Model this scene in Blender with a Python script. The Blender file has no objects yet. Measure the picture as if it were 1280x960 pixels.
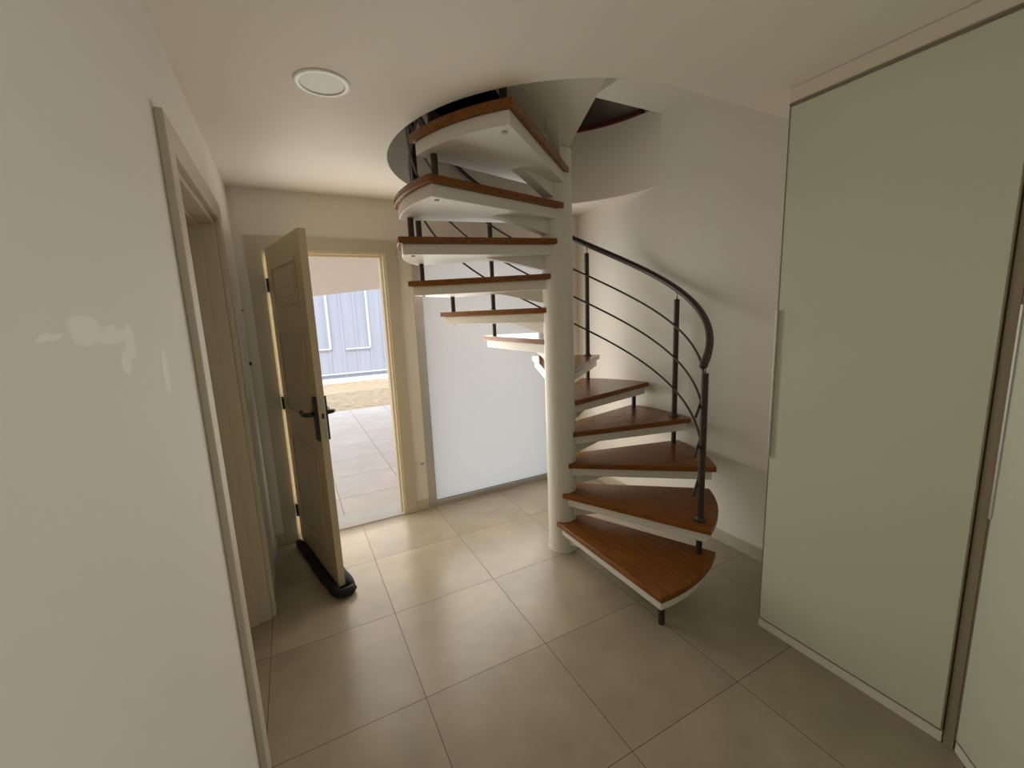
import bpy, bmesh, math, random
from mathutils import Vector, Matrix
random.seed(4)
C = bpy.context.scene.collection
scene = bpy.context.scene
PI = math.pi

# ------------------------------------------------------------------ camera
YAW, PITCH, ROLL, FPX = 0.4761, 0.1646, 0.0401, 530.8
CAM = Vector((0.2538, -3.3657, 1.605))
fw = Vector((math.sin(YAW)*math.cos(PITCH), math.cos(YAW)*math.cos(PITCH), -math.sin(PITCH)))
rt = Vector((math.cos(YAW), -math.sin(YAW), 0))
dn = fw.cross(rt)
rt2 = rt*math.cos(ROLL) + dn*math.sin(ROLL)
dn2 = dn*math.cos(ROLL) - rt*math.sin(ROLL)
cd = bpy.data.cameras.new('camera'); cam = bpy.data.objects.new('camera', cd); C.objects.link(cam)
cd.sensor_width = 36; cd.lens = FPX/1280*36; cd.clip_start = 0.02
M = Matrix((rt2, -dn2, -fw)).transposed().to_4x4(); M.translation = CAM
cam.matrix_world = M
scene.camera = cam

# ------------------------------------------------------------------ light and exposure
scene.view_settings.view_transform = 'Standard'
scene.view_settings.look = 'None'
scene.view_settings.gamma = 1
scene.view_settings.use_curve_mapping = False
scene.view_settings.exposure = 0.0
w = bpy.data.worlds.new('sky'); scene.world = w; w.use_nodes = True
bg = w.node_tree.nodes['Background']
bg.inputs[0].default_value = (0.80, 0.90, 1.0, 1); bg.inputs[1].default_value = 2.0
sd = bpy.data.lights.new('sun', 'SUN'); sd.energy = 1.6; sd.angle = math.radians(1.5); sd.color = (1, .95, .86)
sun = bpy.data.objects.new('sun', sd); C.objects.link(sun)
sun.rotation_euler = Vector((0.35, 1.0, -1.35)).to_track_quat('-Z', 'Y').to_euler()
# daylight stand-ins: fill lamps added at the window, doorway and unseen opening behind camera
XR0 = 2.735
def daylight_fill(name, loc, rot, sx, sy, watt, col):
    ad = bpy.data.lights.new(name, 'AREA'); ad.shape = 'RECTANGLE'; ad.size = sx; ad.size_y = sy
    ad.energy = watt; ad.color = col
    al = bpy.data.objects.new(name, ad); C.objects.link(al); al.location = loc; al.rotation_euler = rot
daylight_fill('window_fill', (1.74, -.03, 1.30), (-PI/2, 0, 0), 1.05, 1.5, 18, (1.0, .95, .86))
daylight_fill('door_fill', (.56, -.022, 1.05), (-PI/2, 0, 0), .78, 2.0, 11.5, (1.0, .95, .86))
daylight_fill('side_fill', (XR0-.06, -4.75, 1.5), (PI/2, 0, PI/2), 1.1, 1.2, 10, (1.0, .96, .86))

# ------------------------------------------------------------------ materials
def mat(name, col, rough=.6, metal=0, noise=0, scale=8, bump=0, bscale=60, spec=.5, coat=0, stretch=None):
    m = bpy.data.materials.new(name); m.use_nodes = True
    nt = m.node_tree; b = nt.nodes['Principled BSDF']
    b.inputs['Base Color'].default_value = (*col, 1)
    b.inputs['Roughness'].default_value = rough; b.inputs['Metallic'].default_value = metal
    b.inputs['Specular IOR Level'].default_value = spec
    if coat: b.inputs['Coat Weight'].default_value = coat; b.inputs['Coat Roughness'].default_value = .12
    tc = nt.nodes.new('ShaderNodeTexCoord')
    if noise:
        vec = tc.outputs['Object']
        if stretch:
            mp = nt.nodes.new('ShaderNodeMapping'); mp.inputs['Scale'].default_value = stretch
            nt.links.new(vec, mp.inputs[0]); vec = mp.outputs[0]
        n = nt.nodes.new('ShaderNodeTexNoise'); n.inputs['Scale'].default_value = scale; n.inputs['Detail'].default_value = 5
        nt.links.new(vec, n.inputs['Vector'])
        r = nt.nodes.new('ShaderNodeValToRGB')
        r.color_ramp.elements[0].position = .3; r.color_ramp.elements[1].position = .7
        r.color_ramp.elements[0].color = (*[c*(1-noise) for c in col], 1)
        r.color_ramp.elements[1].color = (*[min(1, c*(1+noise)) for c in col], 1)
        nt.links.new(n.outputs['Fac'], r.inputs[0]); nt.links.new(r.outputs[0], b.inputs['Base Color'])
    if bump:
        n2 = nt.nodes.new('ShaderNodeTexNoise'); n2.inputs['Scale'].default_value = bscale
        nt.links.new(tc.outputs['Object'], n2.inputs['Vector'])
        bp = nt.nodes.new('ShaderNodeBump'); bp.inputs['Strength'].default_value = bump; bp.inputs['Distance'].default_value = .01
        nt.links.new(n2.outputs['Fac'], bp.inputs['Height']); nt.links.new(bp.outputs[0], b.inputs['Normal'])
    return m

def tile_mat(name, col, grout, x0, y0, t, rough, gw, var=.04, blotch=.10):
    m = bpy.data.materials.new(name); m.use_nodes = True
    nt = m.node_tree; b = nt.nodes['Principled BSDF']; L = nt.links.new
    tc = nt.nodes.new('ShaderNodeTexCoord'); sp = nt.nodes.new('ShaderNodeSeparateXYZ'); L(tc.outputs['Object'], sp.inputs[0])
    def math_(op, a, bb=None):
        n = nt.nodes.new('ShaderNodeMath'); n.operation = op
        for i, v in enumerate((a, bb)):
            if v is None: continue
            if isinstance(v, (int, float)): n.inputs[i].default_value = v
            else: L(v, n.inputs[i])
        return n.outputs[0]
    masks, ids = [], []
    for ax, o in ((0, x0), (1, y0)):
        u = math_('DIVIDE', math_('SUBTRACT', sp.outputs[ax], o), t)
        ids.append(math_('FLOOR', u)); f = math_('FRACT', u)
        d = math_('MINIMUM', f, math_('SUBTRACT', 1.0, f))
        masks.append(math_('LESS_THAN', d, gw/2/t))
    g = math_('MAXIMUM', masks[0], masks[1])
    cmb = nt.nodes.new('ShaderNodeCombineXYZ'); L(ids[0], cmb.inputs[0]); L(ids[1], cmb.inputs[1])
    wn = nt.nodes.new('ShaderNodeTexWhiteNoise'); wn.noise_dimensions = '3D'; L(cmb.outputs[0], wn.inputs['Vector'])
    n = nt.nodes.new('ShaderNodeTexNoise'); n.inputs['Scale'].default_value = 3.2; n.inputs['Detail'].default_value = 6; n.inputs['Roughness'].default_value = .6
    ad_ = nt.nodes.new('ShaderNodeVectorMath'); ad_.operation = 'ADD'; L(tc.outputs['Object'], ad_.inputs[0])
    sc_ = nt.nodes.new('ShaderNodeVectorMath'); sc_.operation = 'SCALE'; L(wn.outputs['Color'], sc_.inputs[0]); sc_.inputs['Scale'].default_value = 20
    L(sc_.outputs[0], ad_.inputs[1]); L(ad_.outputs[0], n.inputs['Vector'])
    r = nt.nodes.new('ShaderNodeValToRGB'); r.color_ramp.elements[0].position = .3; r.color_ramp.elements[1].position = .72
    r.color_ramp.elements[0].color = (*[c*(1-blotch) for c in col], 1); r.color_ramp.elements[1].color = (*[min(1, c*(1+blotch)) for c in col], 1)
    L(n.outputs['Fac'], r.inputs[0])
    hs = nt.nodes.new('ShaderNodeHueSaturation'); L(r.outputs[0], hs.inputs['Color'])
    L(math_('ADD', math_('MULTIPLY', wn.outputs['Value'], 2*var), 1-var), hs.inputs['Value'])
    mx = nt.nodes.new('ShaderNodeMix'); mx.data_type = 'RGBA'; L(g, mx.inputs['Factor']); L(hs.outputs[0], mx.inputs['A']); mx.inputs['B'].default_value = (*grout, 1)
    L(mx.outputs['Result'], b.inputs['Base Color'])
    L(math_('ADD', math_('MULTIPLY', g, .5), rough), b.inputs['Roughness'])
    return m

PAINT = (.86, .82, .745)
m_paint = mat('white_wall_paint', PAINT, .75, bump=.04, bscale=40)
m_ceil = mat('ceiling_paint', (.87, .82, .735), .8)
m_stairwhite = mat('stair_white_paint', (.76, .73, .655), .45)
m_column = mat('column_white_paint', (.76, .73, .66), .5)
m_cream = mat('cream_door_paint', (.66, .56, .38), .42)
m_casing = mat('cream_casing_paint', (.60, .54, .42), .42)
m_floor = tile_mat('beige_floor_tiles', (.385, .328, .24), (.12, .085, .05), .0019, .0261, .6, .27, .0032, blotch=.14)
m_porch = tile_mat('porch_tiles', (.80, .72, .66), (.50, .42, .37), .505, .15, .6, .5, .008, blotch=.08)
m_lining = mat('cream_paint_lit_lining', (.84, .74, .56), .4)  # casing cream made lighter, outdoor light on the entrance lining painted in
m_skirt = mat('skirting_tile', (.58, .52, .42), .35, noise=.08)
m_wood = mat('oiled_orange_wood', (.21, .072, .009), .25, noise=.28, scale=5, stretch=(1.2, 14, 14), spec=.30)
m_iron = mat('dark_bronze_metal', (.045, .034, .028), .42, metal=.3)
m_alu = mat('brushed_aluminium', (.62, .60, .60), .38, metal=.75)
m_gasket = mat('black_gasket', (.02, .02, .02), .6)
m_black = mat('black_fabric', (.008, .008, .009), .85, noise=.4, scale=60)
m_lockblack = mat('black_lacquer', (.015, .012, .012), .35)
m_steel = mat('worn_steel', (.55, .52, .45), .35, metal=.8)
m_hinge = mat('dark_hinge_steel', (.10, .09, .08), .4, metal=.6)
m_wglass = mat('frosted_green_lacquered_glass', (.66, .70, .55), .33, spec=.6)
m_wframe = mat('wardrobe_bronze_edge', (.27, .22, .15), .5)
m_plinth = mat('wardrobe_white_plinth', (.80, .76, .66), .5)
m_fascia = mat('wardrobe_fascia_paint', (.80, .745, .63), .6)
m_plastic = mat('white_plastic', (.85, .83, .76), .4)
m_slot = mat('socket_grey', (.25, .24, .22), .5)
m_diff = mat('lamp_diffuser', (.70, .655, .58), .4)
m_ring = mat('lamp_white_ring', (.95, .93, .87), .35)
m_redwood = mat('red_brown_wood_edge', (.10, .025, .018), .5)
m_upwall = mat('upstairs_painted_dark', (.012, .012, .015), .8)  # near-black colour carries the lack of light upstairs
m_sand = mat('dry_sandy_ground', (.62, .455, .30), .95, noise=.22, scale=9, bump=.3, bscale=20)
m_kerb = mat('white_kerb', (.85, .85, .85), .7)
m_sheet = mat('pale_blue_grey_sheet_metal', (.47, .50, .60), .45, noise=.06, scale=1.5, stretch=(6, 6, .4))
m_sheetbar = mat('white_metal_bar', (.74, .76, .82), .45)
m_beam = mat('beige_render', (.70, .58, .47), .8)
m_marble = mat('pale_marble', (.76, .75, .73), .3, noise=.08, scale=6)

def wall_left_mat():
    """White paint with a few filler patches, their sheen painted in as paler colour."""
    m = mat('white_wall_paint_with_filler_patch_sheen', PAINT, .75, bump=.05, bscale=40)
    nt = m.node_tree; L = nt.links.new; b = nt.nodes['Principled BSDF']
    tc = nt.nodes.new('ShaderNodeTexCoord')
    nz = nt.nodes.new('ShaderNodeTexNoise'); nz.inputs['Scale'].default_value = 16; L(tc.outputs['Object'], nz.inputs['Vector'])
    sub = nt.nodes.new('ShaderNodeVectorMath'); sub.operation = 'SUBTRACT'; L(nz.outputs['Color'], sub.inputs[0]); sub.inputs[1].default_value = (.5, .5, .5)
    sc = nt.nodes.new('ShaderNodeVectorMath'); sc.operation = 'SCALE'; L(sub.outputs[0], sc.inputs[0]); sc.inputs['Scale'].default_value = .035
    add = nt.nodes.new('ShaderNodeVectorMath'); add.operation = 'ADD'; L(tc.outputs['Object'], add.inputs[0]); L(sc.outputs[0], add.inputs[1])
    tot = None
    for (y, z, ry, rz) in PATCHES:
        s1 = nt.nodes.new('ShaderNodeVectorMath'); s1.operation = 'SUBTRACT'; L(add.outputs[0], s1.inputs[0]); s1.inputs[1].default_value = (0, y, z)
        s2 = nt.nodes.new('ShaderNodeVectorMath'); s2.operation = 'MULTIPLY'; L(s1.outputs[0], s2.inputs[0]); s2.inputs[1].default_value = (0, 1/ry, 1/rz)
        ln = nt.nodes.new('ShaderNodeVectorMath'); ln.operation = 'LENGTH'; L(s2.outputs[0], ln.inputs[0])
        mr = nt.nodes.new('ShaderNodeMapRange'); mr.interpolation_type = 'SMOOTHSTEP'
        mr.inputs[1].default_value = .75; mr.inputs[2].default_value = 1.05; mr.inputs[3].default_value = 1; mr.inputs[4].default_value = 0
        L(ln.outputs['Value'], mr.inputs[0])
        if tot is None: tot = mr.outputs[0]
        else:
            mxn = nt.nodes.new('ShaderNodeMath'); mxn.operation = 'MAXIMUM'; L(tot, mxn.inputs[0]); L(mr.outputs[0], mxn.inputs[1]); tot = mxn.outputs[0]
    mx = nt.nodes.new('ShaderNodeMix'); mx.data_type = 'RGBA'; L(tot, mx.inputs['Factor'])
    mx.inputs['A'].default_value = (*PAINT, 1); mx.inputs['B'].default_value = (.97, .93, .855, 1)  # patch sheen mixed into the base colour as a paler tone
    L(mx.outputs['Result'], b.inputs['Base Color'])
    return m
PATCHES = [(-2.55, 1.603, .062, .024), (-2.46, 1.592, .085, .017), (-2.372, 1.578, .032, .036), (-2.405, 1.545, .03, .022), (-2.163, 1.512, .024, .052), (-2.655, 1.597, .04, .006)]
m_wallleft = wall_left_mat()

def frosted():
    m = bpy.data.materials.new('frosted_window_film'); m.use_nodes = True; nt = m.node_tree
    out = nt.nodes['Material Output']; b = nt.nodes['Principled BSDF']
    b.inputs['Base Color'].default_value = (.78, .80, .79, 1); b.inputs['Roughness'].default_value = .35
    t = nt.nodes.new('ShaderNodeBsdfTranslucent'); t.inputs[0].default_value = (.86, .885, .88, 1)
    mx = nt.nodes.new('ShaderNodeMixShader'); mx.inputs[0].default_value = .18
    nt.links.new(t.outputs[0], mx.inputs[1]); nt.links.new(b.outputs[0], mx.inputs[2]); nt.links.new(mx.outputs[0], out.inputs[0])
    return m
m_frost = frosted()
def clear():
    m = bpy.data.materials.new('clear_outer_glass_face'); m.use_nodes = True; nt = m.node_tree
    t = nt.nodes.new('ShaderNodeBsdfTransparent'); t.inputs[0].default_value = (.97, .98, .98, 1)
    nt.links.new(t.outputs[0], nt.nodes['Material Output'].inputs[0]); return m
m_clear = clear()

# ------------------------------------------------------------------ mesh helpers
def box(bm, x0, x1, y0, y1, z0, z1):
    v = [bm.verts.new((x, y, z)) for z in (z0, z1) for x, y in ((x0, y0), (x1, y0), (x1, y1), (x0, y1))]
    for f in ((0, 3, 2, 1), (4, 5, 6, 7), (0, 1, 5, 4), (1, 2, 6, 5), (2, 3, 7, 6), (3, 0, 4, 7)):
        bm.faces.new([v[i] for i in f])
    return v
def prism(bm, pts, z0, z1):
    a = [bm.verts.new((p[0], p[1], z0)) for p in pts]; b = [bm.verts.new((p[0], p[1], z1)) for p in pts]
    n = len(pts); bm.faces.new(a[::-1]); bm.faces.new(b)
    for i in range(n): bm.faces.new((a[i], a[(i+1) % n], b[(i+1) % n], b[i]))
def tube(bm, path, r, seg=10, radii=None, caps=True):
    path = [Vector(p) for p in path]; rings = []
    up = None
    for i, p in enumerate(path):
        t = (path[min(i+1, len(path)-1)] - path[max(i-1, 0)]).normalized()
        if up is None: up = Vector((0, 0, 1)) if abs(t.z) < .9 else Vector((1, 0, 0))
        a = t.cross(up)
        if a.length < 1e-4: a = t.cross(Vector((1, 0, 0)))
        a.normalize(); b = a.cross(t).normalized(); up = b
        rr = radii[i] if radii else r
        rings.append([bm.verts.new(p + (a*math.cos(2*PI*k/seg) + b*math.sin(2*PI*k/seg))*rr) for k in range(seg)])
    for A, B in zip(rings, rings[1:]):
        for k in range(seg): bm.faces.new((A[k], A[(k+1) % seg], B[(k+1) % seg], B[k]))
    if caps: bm.faces.new(rings[0][::-1]); bm.faces.new(rings[-1])
def lathe(bm, prof, seg=48, centre=(0, 0)):
    rings = []
    for r, z in prof:
        rings.append([bm.verts.new((centre[0]+r*math.cos(2*PI*k/seg), centre[1]+r*math.sin(2*PI*k/seg), z)) for k in range(seg)])
    for A, B in zip(rings, rings[1:]):
        for k in range(seg): bm.faces.new((A[k], A[(k+1) % seg], B[(k+1) % seg], B[k]))
    bm.faces.new(rings[0][::-1]); bm.faces.new(rings[-1])
def obj(name, bm, m, parent=None, smooth=False, bevel=0, bseg=2):
    bmesh.ops.recalc_face_normals(bm, faces=bm.faces[:])
    me = bpy.data.meshes.new(name); bm.to_mesh(me); bm.free()
    for mm in (m if isinstance(m, (list, tuple)) else [m]): me.materials.append(mm)
    o = bpy.data.objects.new(name, me); C.objects.link(o)
    if parent is not None: o.parent = parent
    if smooth:
        for p in me.polygons: p.use_smooth = True
    if bevel:
        md = o.modifiers.new('bevel', 'BEVEL'); md.width = bevel; md.segments = bseg; md.limit_method = 'ANGLE'; md.angle_limit = math.radians(40)
    return o
def smooth_by_angle(o, deg=35):
    me = o.data
    for p in me.polygons: p.use_smooth = True
    me.set_sharp_from_angle(angle=math.radians(deg))
def boxes(name, bl, m, parent=None, bevel=0):
    bm = bmesh.new()
    for b in bl: box(bm, *b)
    return obj(name, bm, m, parent, bevel=bevel)
def struct(o, label=None, cat=None):
    o['kind'] = 'structure'
    if label: o['label'] = label
    if cat: o['category'] = cat
    return o
def empty(name, label, cat, loc=(0, 0, 0), rotz=0, group=None):
    o = bpy.data.objects.new(name, None); C.objects.link(o); o.location = loc; o.rotation_euler = (0, 0, rotz)
    o.empty_display_size = .1
    o['label'] = label; o['category'] = cat
    if group: o['group'] = group
    return o
def tag(o, label, cat, group=None):
    o['label'] = label; o['category'] = cat
    if group: o['group'] = group
    return o

# ------------------------------------------------------------------ measures
H = 2.473; HU = 3.0                     # ceiling, upper floor
XR = 2.735                              # right wall
HC = (1.775, -1.06); HR = .962           # stairwell opening
YN = -2.03                              # straight front edge of the opening
YB = -5.6                               # rear wall

# ------------------------------------------------------------------ setting
fl = boxes('floor', [(-.30, XR+.2, YB-.2, .0, -.12, 0)], m_floor); struct(fl, 'floor of large beige square tiles with thin dark joints', 'floor')
D_Y0, D_Y1, D_H = -1.755, -.855, 2.095  # doorway in the left wall
bl = [(-.25, 0, YB-.2, D_Y0, 0, H), (-.25, 0, D_Y1, .0, 0, H), (-.25, 0, D_Y0, D_Y1, D_H, H)]
wl = boxes('wall_left', bl, m_wallleft); struct(wl, 'white painted left wall with filler patches, their sheen painted paler', 'wall')
E_X0, E_X1, E_H = .145, .962, 2.095     # entrance doorway
W_X0, W_X1, W_H = 1.152, 2.47, 2.12     # frosted window opening
bl = [(-.25, E_X0, 0, .2, -.12, H), (E_X0, E_X1, 0, .2, E_H, H), (E_X1, W_X0, 0, .2, -.12, H), (W_X0, W_X1, 0, .2, W_H, H), (W_X1, XR+.2, 0, .2, -.12, H),
      (W_X0, W_X1, 0, .2, -.12, 0)]
wb = boxes('wall_back', bl, m_paint); struct(wb, 'white back wall holding the entrance doorway and the frosted window', 'wall')
bl = [(XR, XR+.2, -4.2, .2, 0, 5.6), (XR, XR+.2, YB-.2, -5.3, 0, 5.6), (XR, XR+.2, -5.3, -4.2, 2.1, 5.6), (XR, XR+.2, -5.3, -4.2, 0, .9)]
wr = boxes('wall_right', bl, m_paint); struct(wr, 'plain white wall beside the spiral stairs', 'wall')
wq = boxes('wall_rear', [(-.25, XR, YB-.2, YB, 0, H)], m_paint); struct(wq, 'white wall behind the camera', 'wall')

# ceiling slab with the stairwell cut out
bm = bmesh.new()
hole = []
a_r = math.acos((XR-HC[0])/HR)
N = 72
a0, a1 = a_r, 1.5*PI
# arc from the right wall round the back and left to the front, then straight edge along y = YN
for k in range(N+1):
    a = a0 + (a1-a0)*k/N; hole.append((HC[0]+HR*math.cos(a), HC[1]+(HR if a < PI else .975)*math.sin(a)))
hole[-1] = (HC[0], YN)
hole.append((XR, YN))
loop = [(-.25, YB-.2), (-.25, .2), (XR, .2)] + hole + [(XR, YB-.2)]
vs = [bm.verts.new((x, y, H)) for x, y in loop]
edges = [bm.edges.new((vs[i], vs[(i+1) % len(vs)])) for i in range(len(vs))]
bmesh.ops.triangle_fill(bm, edges=edges, use_beauty=True)
r = bmesh.ops.extrude_face_region(bm, geom=bm.faces[:])
for v in [g for g in r['geom'] if isinstance(g, bmesh.types.BMVert)]: v.co.z = HU
ce = obj('ceiling', bm, m_ceil); smooth_by_angle(ce, 30)
struct(ce, 'white ceiling with a rounded stairwell opening cut through it', 'ceiling')

# upper storey shell, its unlit darkness painted in
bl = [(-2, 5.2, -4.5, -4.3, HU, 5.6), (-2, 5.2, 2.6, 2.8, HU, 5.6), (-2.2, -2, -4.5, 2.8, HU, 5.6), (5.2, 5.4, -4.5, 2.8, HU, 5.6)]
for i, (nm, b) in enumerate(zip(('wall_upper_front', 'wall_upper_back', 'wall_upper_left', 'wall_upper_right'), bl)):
    struct(boxes(nm, [b], m_upwall), 'unlit wall of the upper storey, darkness painted in', 'wall')
struct(boxes('ceiling_upper', [(-2.2, 5.4, -4.5, 2.8, 5.6, 5.7)], m_upwall), 'unlit ceiling of the upper storey, darkness painted in', 'ceiling')
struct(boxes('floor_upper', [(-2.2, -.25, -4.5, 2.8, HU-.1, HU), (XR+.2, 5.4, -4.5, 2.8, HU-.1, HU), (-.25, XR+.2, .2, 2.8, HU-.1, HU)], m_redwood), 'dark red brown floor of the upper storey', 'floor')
# curved wooden edge of the upper floor
bm = bmesh.new()
pi_, po_ = [], []
for k in range(41):
    a = math.radians(13) + math.radians(150)*k/40
    pi_.append((HC[0]+(HR-.02)*math.cos(a), HC[1]+(HR-.02)*math.sin(a))); po_.append((HC[0]+(HR+.10)*math.cos(a), HC[1]+(HR+.10)*math.sin(a)))
prism(bm, pi_+po_[::-1], HU, HU+.035)
struct(obj('trim_1', bm, m_redwood), 'red brown curved wooden edge of the upper floor', 'trim')
struct(boxes('floor_landing', [(1.80, XR, YN+.0, -1.0, 2.945, HU+.03)], m_stairwhite), 'white landing slab above the stairs seen from below', 'landing')
struct(boxes('trim_2', [(3.89, 3.98, 1.0, 1.06, HU, 5.6)], mat('pale_upstairs_post', (.8, .82, .85), .6)), 'pale upright strip in the dark upper storey', 'trim')

# skirtings
SK = .085
struct(boxes('baseboard_right', [(XR-.011, XR, -2.2, 0, 0, SK)], m_skirt, bevel=.002), 'beige tile skirting along the right wall', 'skirting')
struct(boxes('baseboard_back', [(1.045, W_X0-.004, -.011, 0, 0, SK), (0, .068, -.011, 0, 0, SK), (W_X1, XR, -.011, 0, 0, SK)], m_skirt, bevel=.002), 'beige tile skirting pieces on the back wall', 'skirting')
struct(boxes('baseboard_left', [(0, .011, -.765, 0, 0, SK), (0, .011, YB, -1.848, 0, SK)], m_skirt, bevel=.002), 'beige tile skirting along the left wall', 'skirting')

# ---- entrance doorway: lining and casing
def casing_pts(bm, along, a0, a1, h, wd, face, dep):
    """flat casing with a stepped inner bead around an opening in a wall"""
    P = [(a0-wd, 0), (a0-wd, h+wd), (a1+wd, h+wd), (a1+wd, 0), (a1, 0), (a1, h), (a0, h), (a0, 0)]
    def V(u, z, d): return bm.verts.new((u, face-d, z) if along == 'x' else (face+d, u, z))
    A = [V(u, z, 0) for u, z in P]; Bv = [V(u, z, dep) for u, z in P]
    bm.faces.new(A); bm.faces.new(Bv[::-1])
    for i in range(8): bm.faces.new((A[i], A[(i+1) % 8], Bv[(i+1) % 8], Bv[i]))
bm = bmesh.new(); casing_pts(bm, 'x', E_X0+.01, E_X1-.008, E_H-.008, .092, 0, .018)
struct(obj('trim_3', bm, m_casing, bevel=.004), 'cream casing around the open entrance doorway', 'door casing')
t = .022
bl = [(E_X0, E_X0+t, .0, .2, 0, E_H), (E_X1-t, E_X1, .0, .2, 0, E_H), (E_X0+t, E_X1-t, .0, .2, E_H-t, E_H),
      (E_X0+t, E_X0+t+.014, .045, .09, 0, E_H-t), (E_X1-t-.014, E_X1-t, .045, .09, 0, E_H-t), (E_X0+t+.014, E_X1-t-.014, .045, .09, E_H-t-.014, E_H-t)]
struct(boxes('trim_4', bl, m_lining, bevel=.003), 'cream lining and stop of the entrance doorway', 'door lining')
struct(boxes('trim_5', [(E_X0+t, E_X1-t, 0, .24, -.15, .004)], m_marble), 'pale marble threshold of the entrance doorway', 'threshold')

# ---- left doorway
bm = bmesh.new(); casing_pts(bm, 'y', D_Y0-.0, D_Y1+.0, D_H-.0, .09, 0, .022)
struct(obj('trim_6', bm, m_casing, bevel=.004), 'cream casing around the doorway in the left wall', 'door casing')
bl = [(-.25, 0, D_Y0, D_Y0+t, 0, D_H), (-.25, 0, D_Y1-t, D_Y1, 0, D_H), (-.25, 0, D_Y0+t, D_Y1-t, D_H-t, D_H),
      (-.11, -.06, D_Y0+t, D_Y0+t+.014, 0, D_H-t), (-.11, -.06, D_Y1-t-.014, D_Y1-t, 0, D_H-t), (-.11, -.06, D_Y0+t+.014, D_Y1-t-.014, D_H-t-.014, D_H-t)]
struct(boxes('trim_7', bl, m_casing, bevel=.003), 'cream lining and stop of the doorway in the left wall', 'door lining')

def door_leaf(root, wd, h, th, faces=(1, -1), rows=((1.68, 1.93), (.98, 1.53), (.17, .83))):
    """leaf hinged on x=0 running along +x, thickness along +y (0..th)"""
    lf = boxes('leaf', [(0, wd, 0, th, 0, h)], m_cream, root, bevel=.003)
    for s in faces:
        for z0, z1 in rows:
            bm = bmesh.new(); m0, m1 = .12, wd-.12; y = th if s > 0 else 0
            g = .022; d = .007*s
            for b in ((m0, m1, z1-g, z1), (m0, m1, z0, z0+g), (m0, m0+g, z0+g, z1-g), (m1-g, m1, z0+g, z1-g)):
                box(bm, b[0], b[1], min(y, y+d), max(y, y+d), b[2], b[3])
            obj('panel_moulding', bm, m_cream, lf, bevel=.004)
            bm = bmesh.new(); box(bm, m0+.05, m1-.05, min(y, y+d*.6), max(y, y+d*.6), z0+.05, z1-.05)
            obj('panel', bm, m_cream, lf, bevel=.004)
    return lf
d2 = empty('door_2', 'cream panel door closed deep in the doorway of the left wall', 'door', (-.205, D_Y0+t, .006), PI/2)
struct(d2); door_leaf(d2, D_Y1-D_Y0-2*t, D_H-t-.01, .04, faces=(-1,))

# the open entrance door
dang = math.atan2(-.974, .225)
d1 = empty('door_1', 'cream entrance door standing open into the room, black lever handles', 'door', (.172, -.035, .03), dang)
struct(d1)
DW = .80
lf = door_leaf(d1, DW, 2.06, .04)
# local frame: x along leaf, +y points to the right of the leaf as seen from the room side
for s, y in ((-1, 0), (1, .04)):
    bm = bmesh.new(); box(bm, DW-.062, DW-.012, min(y, y+.014*s), max(y, y+.014*s), .905, 1.16)
    pl = obj('lock_plate', bm, m_lockblack, d1, bevel=.004)
    bm = bmesh.new()
    p = [(DW-.041, y+.008*s, 1.06), (DW-.041, y+.045*s, 1.06), (DW-.050, y+.055*s, 1.06), (DW-.075, y+.057*s, 1.058), (DW-.11, y+.056*s, 1.052), (DW-.145, y+.054*s, 1.062), (DW-.155, y+.054*s, 1.068)]
    tube(bm, p, .009, 10, radii=[.014, .013, .013, .0125, .012, .0115, .008])
    obj('lever_handle', bm, m_lockblack, pl, smooth=True)
    bm = bmesh.new(); box(bm, DW-.046, DW-.036, min(y, y+.013*s), max(y, y+.013*s), .965, .995)
    obj('key_cylinder', bm, m_steel, pl, bevel=.003)
bm = bmesh.new(); box(bm, DW, DW+.002, .009, .031, .91, 1.15)
ep = obj('edge_plate', bm, m_steel, d1)
bm = bmesh.new(); box(bm, DW+.001, DW+.006, .014, .026, 1.035, 1.065); obj('latch_bolt', bm, m_lockblack, ep, bevel=.002)
for z in (.22, 1.02, 1.825):
    bm = bmesh.new(); tube(bm, [(-.006, -.006, z-.045), (-.006, -.006, z+.045)], .0075, 10)
    box(bm, -.004, .002, 0, .035, z-.045, z+.045)
    obj('hinge', bm, m_hinge, d1)

# ---- frosted window
win = empty('window_1', 'tall frosted glass window in aluminium frame beside the entrance door', 'window', (0, 0, 0)); struct(win)
fy0, fy1 = -.004, .055
bl = [(W_X0, W_X0+.066, fy0, fy1, 0, W_H), (W_X1-.06, W_X1, fy0, fy1, 0, W_H), (W_X0+.066, W_X1-.06, fy0, fy1, 0, .046), (W_X0+.066, W_X1-.06, fy0, fy1, W_H-.06, W_H)]
boxes('window_frame', bl, m_alu, win, bevel=.003)
g = .004
bl = [(W_X0+.066, W_X1-.06, .008, .016, .046, .046+g), (W_X0+.066, W_X1-.06, .008, .016, W_H-.06-g, W_H-.06), (W_X0+.066, W_X0+.066+g, .008, .016, .046, W_H-.06), (W_X1-.06-g, W_X1-.06, .008, .016, .046, W_H-.06)]
boxes('gasket', bl, m_gasket, win)
bm = bmesh.new(); box(bm, W_X0+.066+g, W_X1-.06-g, .010, .020, .046+g, W_H-.06-g)
pane = obj('pane', bm, [m_frost, m_clear], win)
for p in pane.data.polygons: p.material_index = 1 if p.normal.y > .5 else 0

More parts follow.
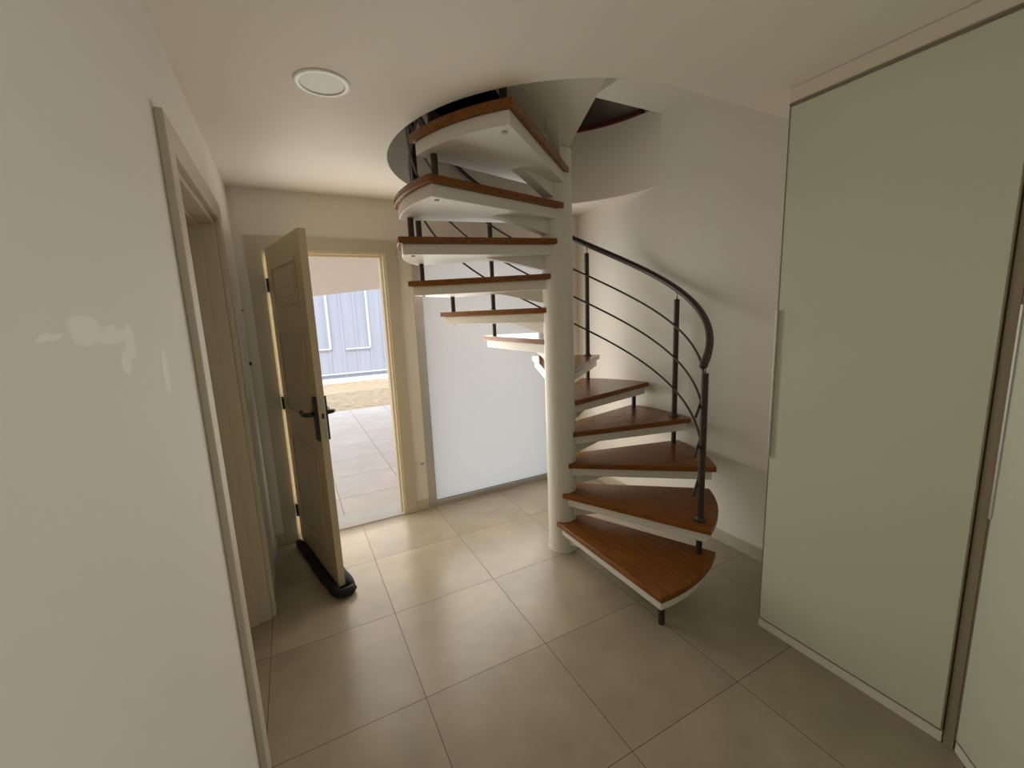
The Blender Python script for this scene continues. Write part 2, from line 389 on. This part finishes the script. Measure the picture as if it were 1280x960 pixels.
# ------------------------------------------------------------------ spiral staircase
SC = (1.782, -1.082); SR = .957; TH0 = math.radians(-94.74); DTH = math.radians(26.02); TW = math.radians(35.09)
Z1, RISE = .2237, .2014; RCOL = .096
stair = empty('spiral_staircase', 'spiral staircase with orange wooden treads around a white column and dark metal railing', 'staircase', (*SC, 0))
def zt(n): return Z1 + (n-1)*RISE
bm = bmesh.new()
lathe(bm, [(RCOL+.006, 0), (RCOL+.004, .012), (RCOL, .03), (RCOL, 2.545)], 56)
col = obj('column', bm, m_column, stair); smooth_by_angle(col, 40)

def tread_outline(R, a_lo, a_hi, rc, f_off, b_off, seg=18):
    P = [(R*math.cos(a_lo+(a_hi-a_lo)*k/seg), R*math.sin(a_lo+(a_hi-a_lo)*k/seg)) for k in range(seg+1)]
    s, e = a_hi+b_off, a_lo-f_off
    P += [(rc*math.cos(s+(e-s)*k/14), rc*math.sin(s+(e-s)*k/14)) for k in range(15)]
    return P
def make_tread(R=SR):
    e = math.radians(1)
    bm = bmesh.new(); prism(bm, tread_outline(R-.022, e*1.2, TW-e*1.2, RCOL-.004, math.radians(35), math.radians(45)), -.092, -.034)
    fr = obj('tread', bm, m_stairwhite, stair, bevel=.004)
    bm = bmesh.new(); prism(bm, tread_outline(R, 0, TW, RCOL+.002, math.radians(55), math.radians(65)), -.034, 0)
    bd = obj('wooden_board', bm, m_wood, fr, bevel=.007, bseg=3)
    bd['label'] = 'orange brown wooden tread board'
    bm = bmesh.new()
    am = TW/2; ca, sa = math.cos(am), math.sin(am); hw = .032
    def q(r_, s, z): return bm.verts.new((r_*ca-s*hw*sa, r_*sa+s*hw*ca, z))
    pr = [(RCOL-.006, -.09), (.46, -.09), (.36, -.108), (RCOL-.006, -.172)]
    A = [q(r_, -1, z) for r_, z in pr]; Bv = [q(r_, 1, z) for r_, z in pr]
    bm.faces.new(A); bm.faces.new(Bv[::-1])
    for i in range(4): bm.faces.new((A[i], A[(i+1) % 4], Bv[(i+1) % 4], Bv[i]))
    obj('bracket', bm, m_stairwhite, fr, bevel=.002)
    return fr
RP = .878; DPOST = math.radians(5.2)
tread0 = make_tread()
bm = bmesh.new()
ab = DTH + DPOST
lathe(bm, [(.012, -.099), (.012, -.091)], 14, (RP*math.cos(ab), RP*math.sin(ab)))
obj('bolt_cap', bm, m_steel, tread0)
def copy_children(o, c):
    for ch in list(o.children):
        k = ch.copy(); C.objects.link(k); k.parent = c; copy_children(ch, k)
for n in range(1, 15):
    if n == 1: o = tread0
    else:
        o = tread0.copy(); C.objects.link(o); o.parent = stair; copy_children(tread0, o)
    o.location = (0, 0, zt(n)); o.rotation_euler = (0, 0, TH0+(n-1)*DTH)
    if n == 14: o.scale = (.965, .965, 1)

def ppos(n, r=RP): a = TH0+(n-1)*DTH+DPOST; return Vector((r*math.cos(a), r*math.sin(a), 0))
# foot and spacers under the front corner of every tread
for n in range(1, 14):
    p = ppos(n); zb = zt(n-1) if n > 1 else 0
    bm = bmesh.new(); tube(bm, [p+Vector((0, 0, zb)), p+Vector((0, 0, zt(n)-.090))], .0165, 16)
    sp = obj('spacer', bm, m_iron, stair); smooth_by_angle(sp)
# tall balusters on every second tread
HT = (.215, .435, .655); HH = .885
for n in (2, 4, 6, 8, 10, 12):
    p = ppos(n); z = zt(n)
    bm = bmesh.new(); tube(bm, [p+Vector((0, 0, z)), p+Vector((0, 0, z+.828))], .0185, 18)
    bal = obj('baluster', bm, m_iron, stair); smooth_by_angle(bal)
    bm = bmesh.new(); lathe(bm, [(.036, z), (.036, z+.004), (.026, z+.008), (.019, z+.022)], 24, (p.x, p.y)); smooth_by_angle(obj('base_flange', bm, m_iron, bal))
    bm = bmesh.new(); tube(bm, [p+Vector((0, 0, z+.826)), p+Vector((0, 0, z+HH))], .006, 10); obj('rail_pin', bm, m_steel, bal, smooth=True)
def helix(h, n0, n1, r, lead):
    P = []; a_s = TH0+DPOST+(n0-1)*DTH; a_e = TH0+DPOST+(n1-1)*DTH
    K = 110
    for k in range(K+1):
        a = a_s - lead + (a_e-a_s+lead)*k/K
        z = zt(n0)+h+(a-a_s)/DTH*RISE
        P.append((r*math.cos(a), r*math.sin(a), z))
    return P
bm = bmesh.new()
P = helix(HH+.012, 2, 13, RP, math.radians(2.6))
tube(bm, P, .021, 16)
bmesh.ops.create_uvsphere(bm, u_segments=16, v_segments=10, radius=.022, matrix=Matrix.Translation(P[0]))
hr = obj('handrail', bm, m_iron, stair); smooth_by_angle(hr, 50)
for h in HT:
    bm = bmesh.new(); P = helix(h, 2, 13, RP-.021, math.radians(1))
    a = TH0+DPOST+DTH-math.radians(4.0)
    P = [((RP-.025)*math.cos(a), (RP-.025)*math.sin(a), zt(2)+h-.055)] + P
    tube(bm, P, .0075, 8); obj('rail_rod', bm, m_iron, stair, smooth=True)

# ------------------------------------------------------------------ wardrobes
def wardrobe(name, label, loc, rot, wd, handle_at, proud):
    """front on local y=0 facing -y.. local x runs along the front, depth along +y"""
    r_ = empty(name, label, 'wardrobe', loc, rot)
    dep = .50
    boxes('carcass', [(0, wd, .024, dep, .0, 2.468)], m_plinth, r_)
    dr = boxes('glass_door', [(.006, wd-.008, 0, .020, .052, 2.398)], m_wglass, r_, bevel=.002)
    dr['label'] = 'frosted pale green glass door'
    e = .005
    bl = [(.002, .006, -.001, .022, .048, 2.402), (wd-.008, wd-.004, -.001, .022, .048, 2.402), (.006, wd-.008, -.001, .022, 2.398, 2.403), (.006, wd-.008, -.001, .022, .047, .052)]
    boxes('door_edge_frame', bl, m_wframe, dr)
    hx = .008 if handle_at == 0 else wd-.016
    boxes('edge_handle', [(hx-.004, hx+.004, -proud, 0, .892, 1.572)], m_alu, dr, bevel=.001)
    boxes('plinth', [(0, wd-.004, .004, .024, 0, .045)], m_plinth, r_, bevel=.001)
    boxes('top_track', [(0, wd, -.002, .024, 2.404, 2.412)], m_wframe, r_)
    boxes('fascia', [(0, wd, .003, .024, 2.412, 2.471)], m_fascia, r_)
    return r_
# local x must run along -Y of the room, depth towards +X : rotate -90 deg
wardrobe('wardrobe', 'built in wardrobe with tall frosted green glass door beside the stair wall', (2.192, -2.212, 0), -PI/2, .690, 0, .016)
wa = wardrobe('wardrobe', 'second frosted glass wardrobe unit angled across the corner at the right edge', (2.192, -2.932, 0), -PI/2-math.radians(45), .95, 0, .006)
# corner filler
pst = boxes('corner_filler', [(2.198, 2.46, -2.929, -2.903, 0, 2.47)], mat('wardrobe_corner_brown', (.34, .28, .19), .6))
tag(pst, 'narrow brown filler strip between the straight and the angled wardrobe', 'filler')

# ------------------------------------------------------------------ small things
lt = empty('recessed_ceiling_light', 'round white recessed downlight in the ceiling near the entrance', 'ceiling light', (.466, -1.520, H))
bm = bmesh.new()
seg = 48; prof = [(.099, 0), (.0985, -.004), (.096, -.0055), (.081, -.0065), (.078, -.0045), (.077, 0)]
rings = [[bm.verts.new((r_*math.cos(2*PI*k/seg), r_*math.sin(2*PI*k/seg), z)) for k in range(seg)] for r_, z in prof]
for A, B_ in zip(rings, rings[1:]+rings[:1]):
    for k in range(seg): bm.faces.new((A[k], A[(k+1) % seg], B_[(k+1) % seg], B_[k]))
obj('ring', bm, m_ring, lt, smooth=True)
bm = bmesh.new(); lathe(bm, [(.077, -.002), (.077, -.0005)], 48); obj('diffuser', bm, m_diff, lt)

so = empty('wall_socket', 'small square white wall socket between the entrance door and the window', 'socket', (1.108, 0, .405))
boxes('cover_plate', [(-.040, .040, -.010, 0, -.043, .043)], m_plastic, so, bevel=.003)
boxes('socket_insert', [(-.022, .026, -.013, -.010, -.024, .024)], m_plastic, so, bevel=.002)
boxes('slot', [(-.006, .020, -.0145, -.013, -.006, .006)], m_slot, so)

eb = empty('fuse_box_cover', 'flat white fuse box cover on the left wall by the corner', 'fuse box', (0, -.43, 1.45))
boxes('cover_frame', [(0, .010, -.22, .16, -.29, .28)], m_plastic, eb, bevel=.003)
boxes('cover_door', [(.010, .020, -.19, .135, -.255, .245)], m_plastic, eb, bevel=.003)
bm = bmesh.new(); tube(bm, [(.020, .105, -.085), (.030, .105, -.085), (.032, .105, -.085)], .013, 14, radii=[.009, .012, .008]); obj('knob', bm, m_lockblack, eb, smooth=True)
boxes('latch', [(.018, .026, .10, .14, .235, .242)], m_lockblack, eb)

# black draught stopper: two padded rolls hugging the foot of the open door
ds = empty('draught_stopper', 'black fabric draught stopper wrapped under the foot of the open entrance door', 'draught stopper', (.172, -.035, 0), dang)
def roll(y, x0, x1):
    P, R_ = [], []
    for k in range(29):
        u = k/28; x = x0+(x1-x0)*u
        P.append((x, y+.003*math.sin(9*u+y*40), .028+.002*math.sin(23*u))); R_.append(.027*(min(1, .35+u*14, .35+(1-u)*14))*(1+.06*math.sin(31*u+y*90)))
    bm = bmesh.new(); tube(bm, P, .03, 14, radii=R_); return bm
obj('padded_roll', roll(-.030, .02, .86), m_black, ds, smooth=True)
obj('padded_roll', roll(.070, .03, .85), m_black, ds, smooth=True)
boxes('base_strip', [(.02, .855, -.035, .075, .001, .012)], m_black, ds)
bm = bmesh.new(); tube(bm, [(.855, -.03, .03), (.872, .0, .03), (.872, .04, .03), (.852, .07, .03)], .028, 12, radii=[.02, .027, .027, .02]); obj('end_fold', bm, m_black, ds, smooth=True)

# ------------------------------------------------------------------ outside
struct(boxes('floor_porch', [(-6, 8, .2, 4.95, -.2, -.055)], m_porch), 'pale tiled porch floor outside the entrance', 'floor')
struct(boxes('ground_outside', [(-14, 18, 4.95, 30, -.25, -.06)], m_sand), 'dry sandy ground beyond the porch', 'ground')
struct(boxes('trim_8', [(-12, 16, 8.80, 8.92, -.1, .06)], m_kerb), 'low white kerb at the foot of the metal fence', 'kerb')
struct(boxes('ceiling_porch', [(-1.5, 6, .2, 4.4, 2.75, 2.9)], m_beam), 'porch roof over the entrance', 'roof')
bm = bmesh.new()
def zf(x): return 2.019 + (x-.698)*.105
A = [(-1.5, zf(-1.5)), (6, zf(6)), (6, 2.9), (-1.5, 2.9)]
f0 = [bm.verts.new((x, 4.4, z)) for x, z in A]; f1 = [bm.verts.new((x, 4.6, z)) for x, z in A]
bm.faces.new(f0); bm.faces.new(f1[::-1])
for i in range(4): bm.faces.new((f0[i], f0[(i+1) % 4], f1[(i+1) % 4], f1[i]))
struct(obj('trim_9', bm, m_beam), 'beige sloping beam along the front of the porch', 'beam')

fe = empty('metal_fence', 'pale blue grey sheet metal fence with white bars across the yard', 'fence', (1.8, 9.0, 0))
bm = bmesh.new()
x = -6.0
while x < 7:   # folded sheet with shallow ribs
    box(bm, x, x+.30, 0, .02, -.06, 2.9); box(bm, x+.30, x+.36, -.022, .02, -.06, 2.9); x += .36
obj('sheet', bm, m_sheet, fe)
for xx in (-4.2, -2.2, -.60, .42, .98, 2.6, 4.4):
    boxes('fence_post', [(xx-.03, xx+.03, -.06, -.022, .85 if xx in (-.60, .42) else .12, 2.9)], m_sheetbar, fe)
for x0, x1, z in ((-6, -.60, .85), (-.22, .42, .83), (.95, 7, .87), (-6, 7, .17)):
    boxes('fence_rail', [(x0, x1, -.055, -.022, z-.02, z+.02)], m_sheetbar, fe)
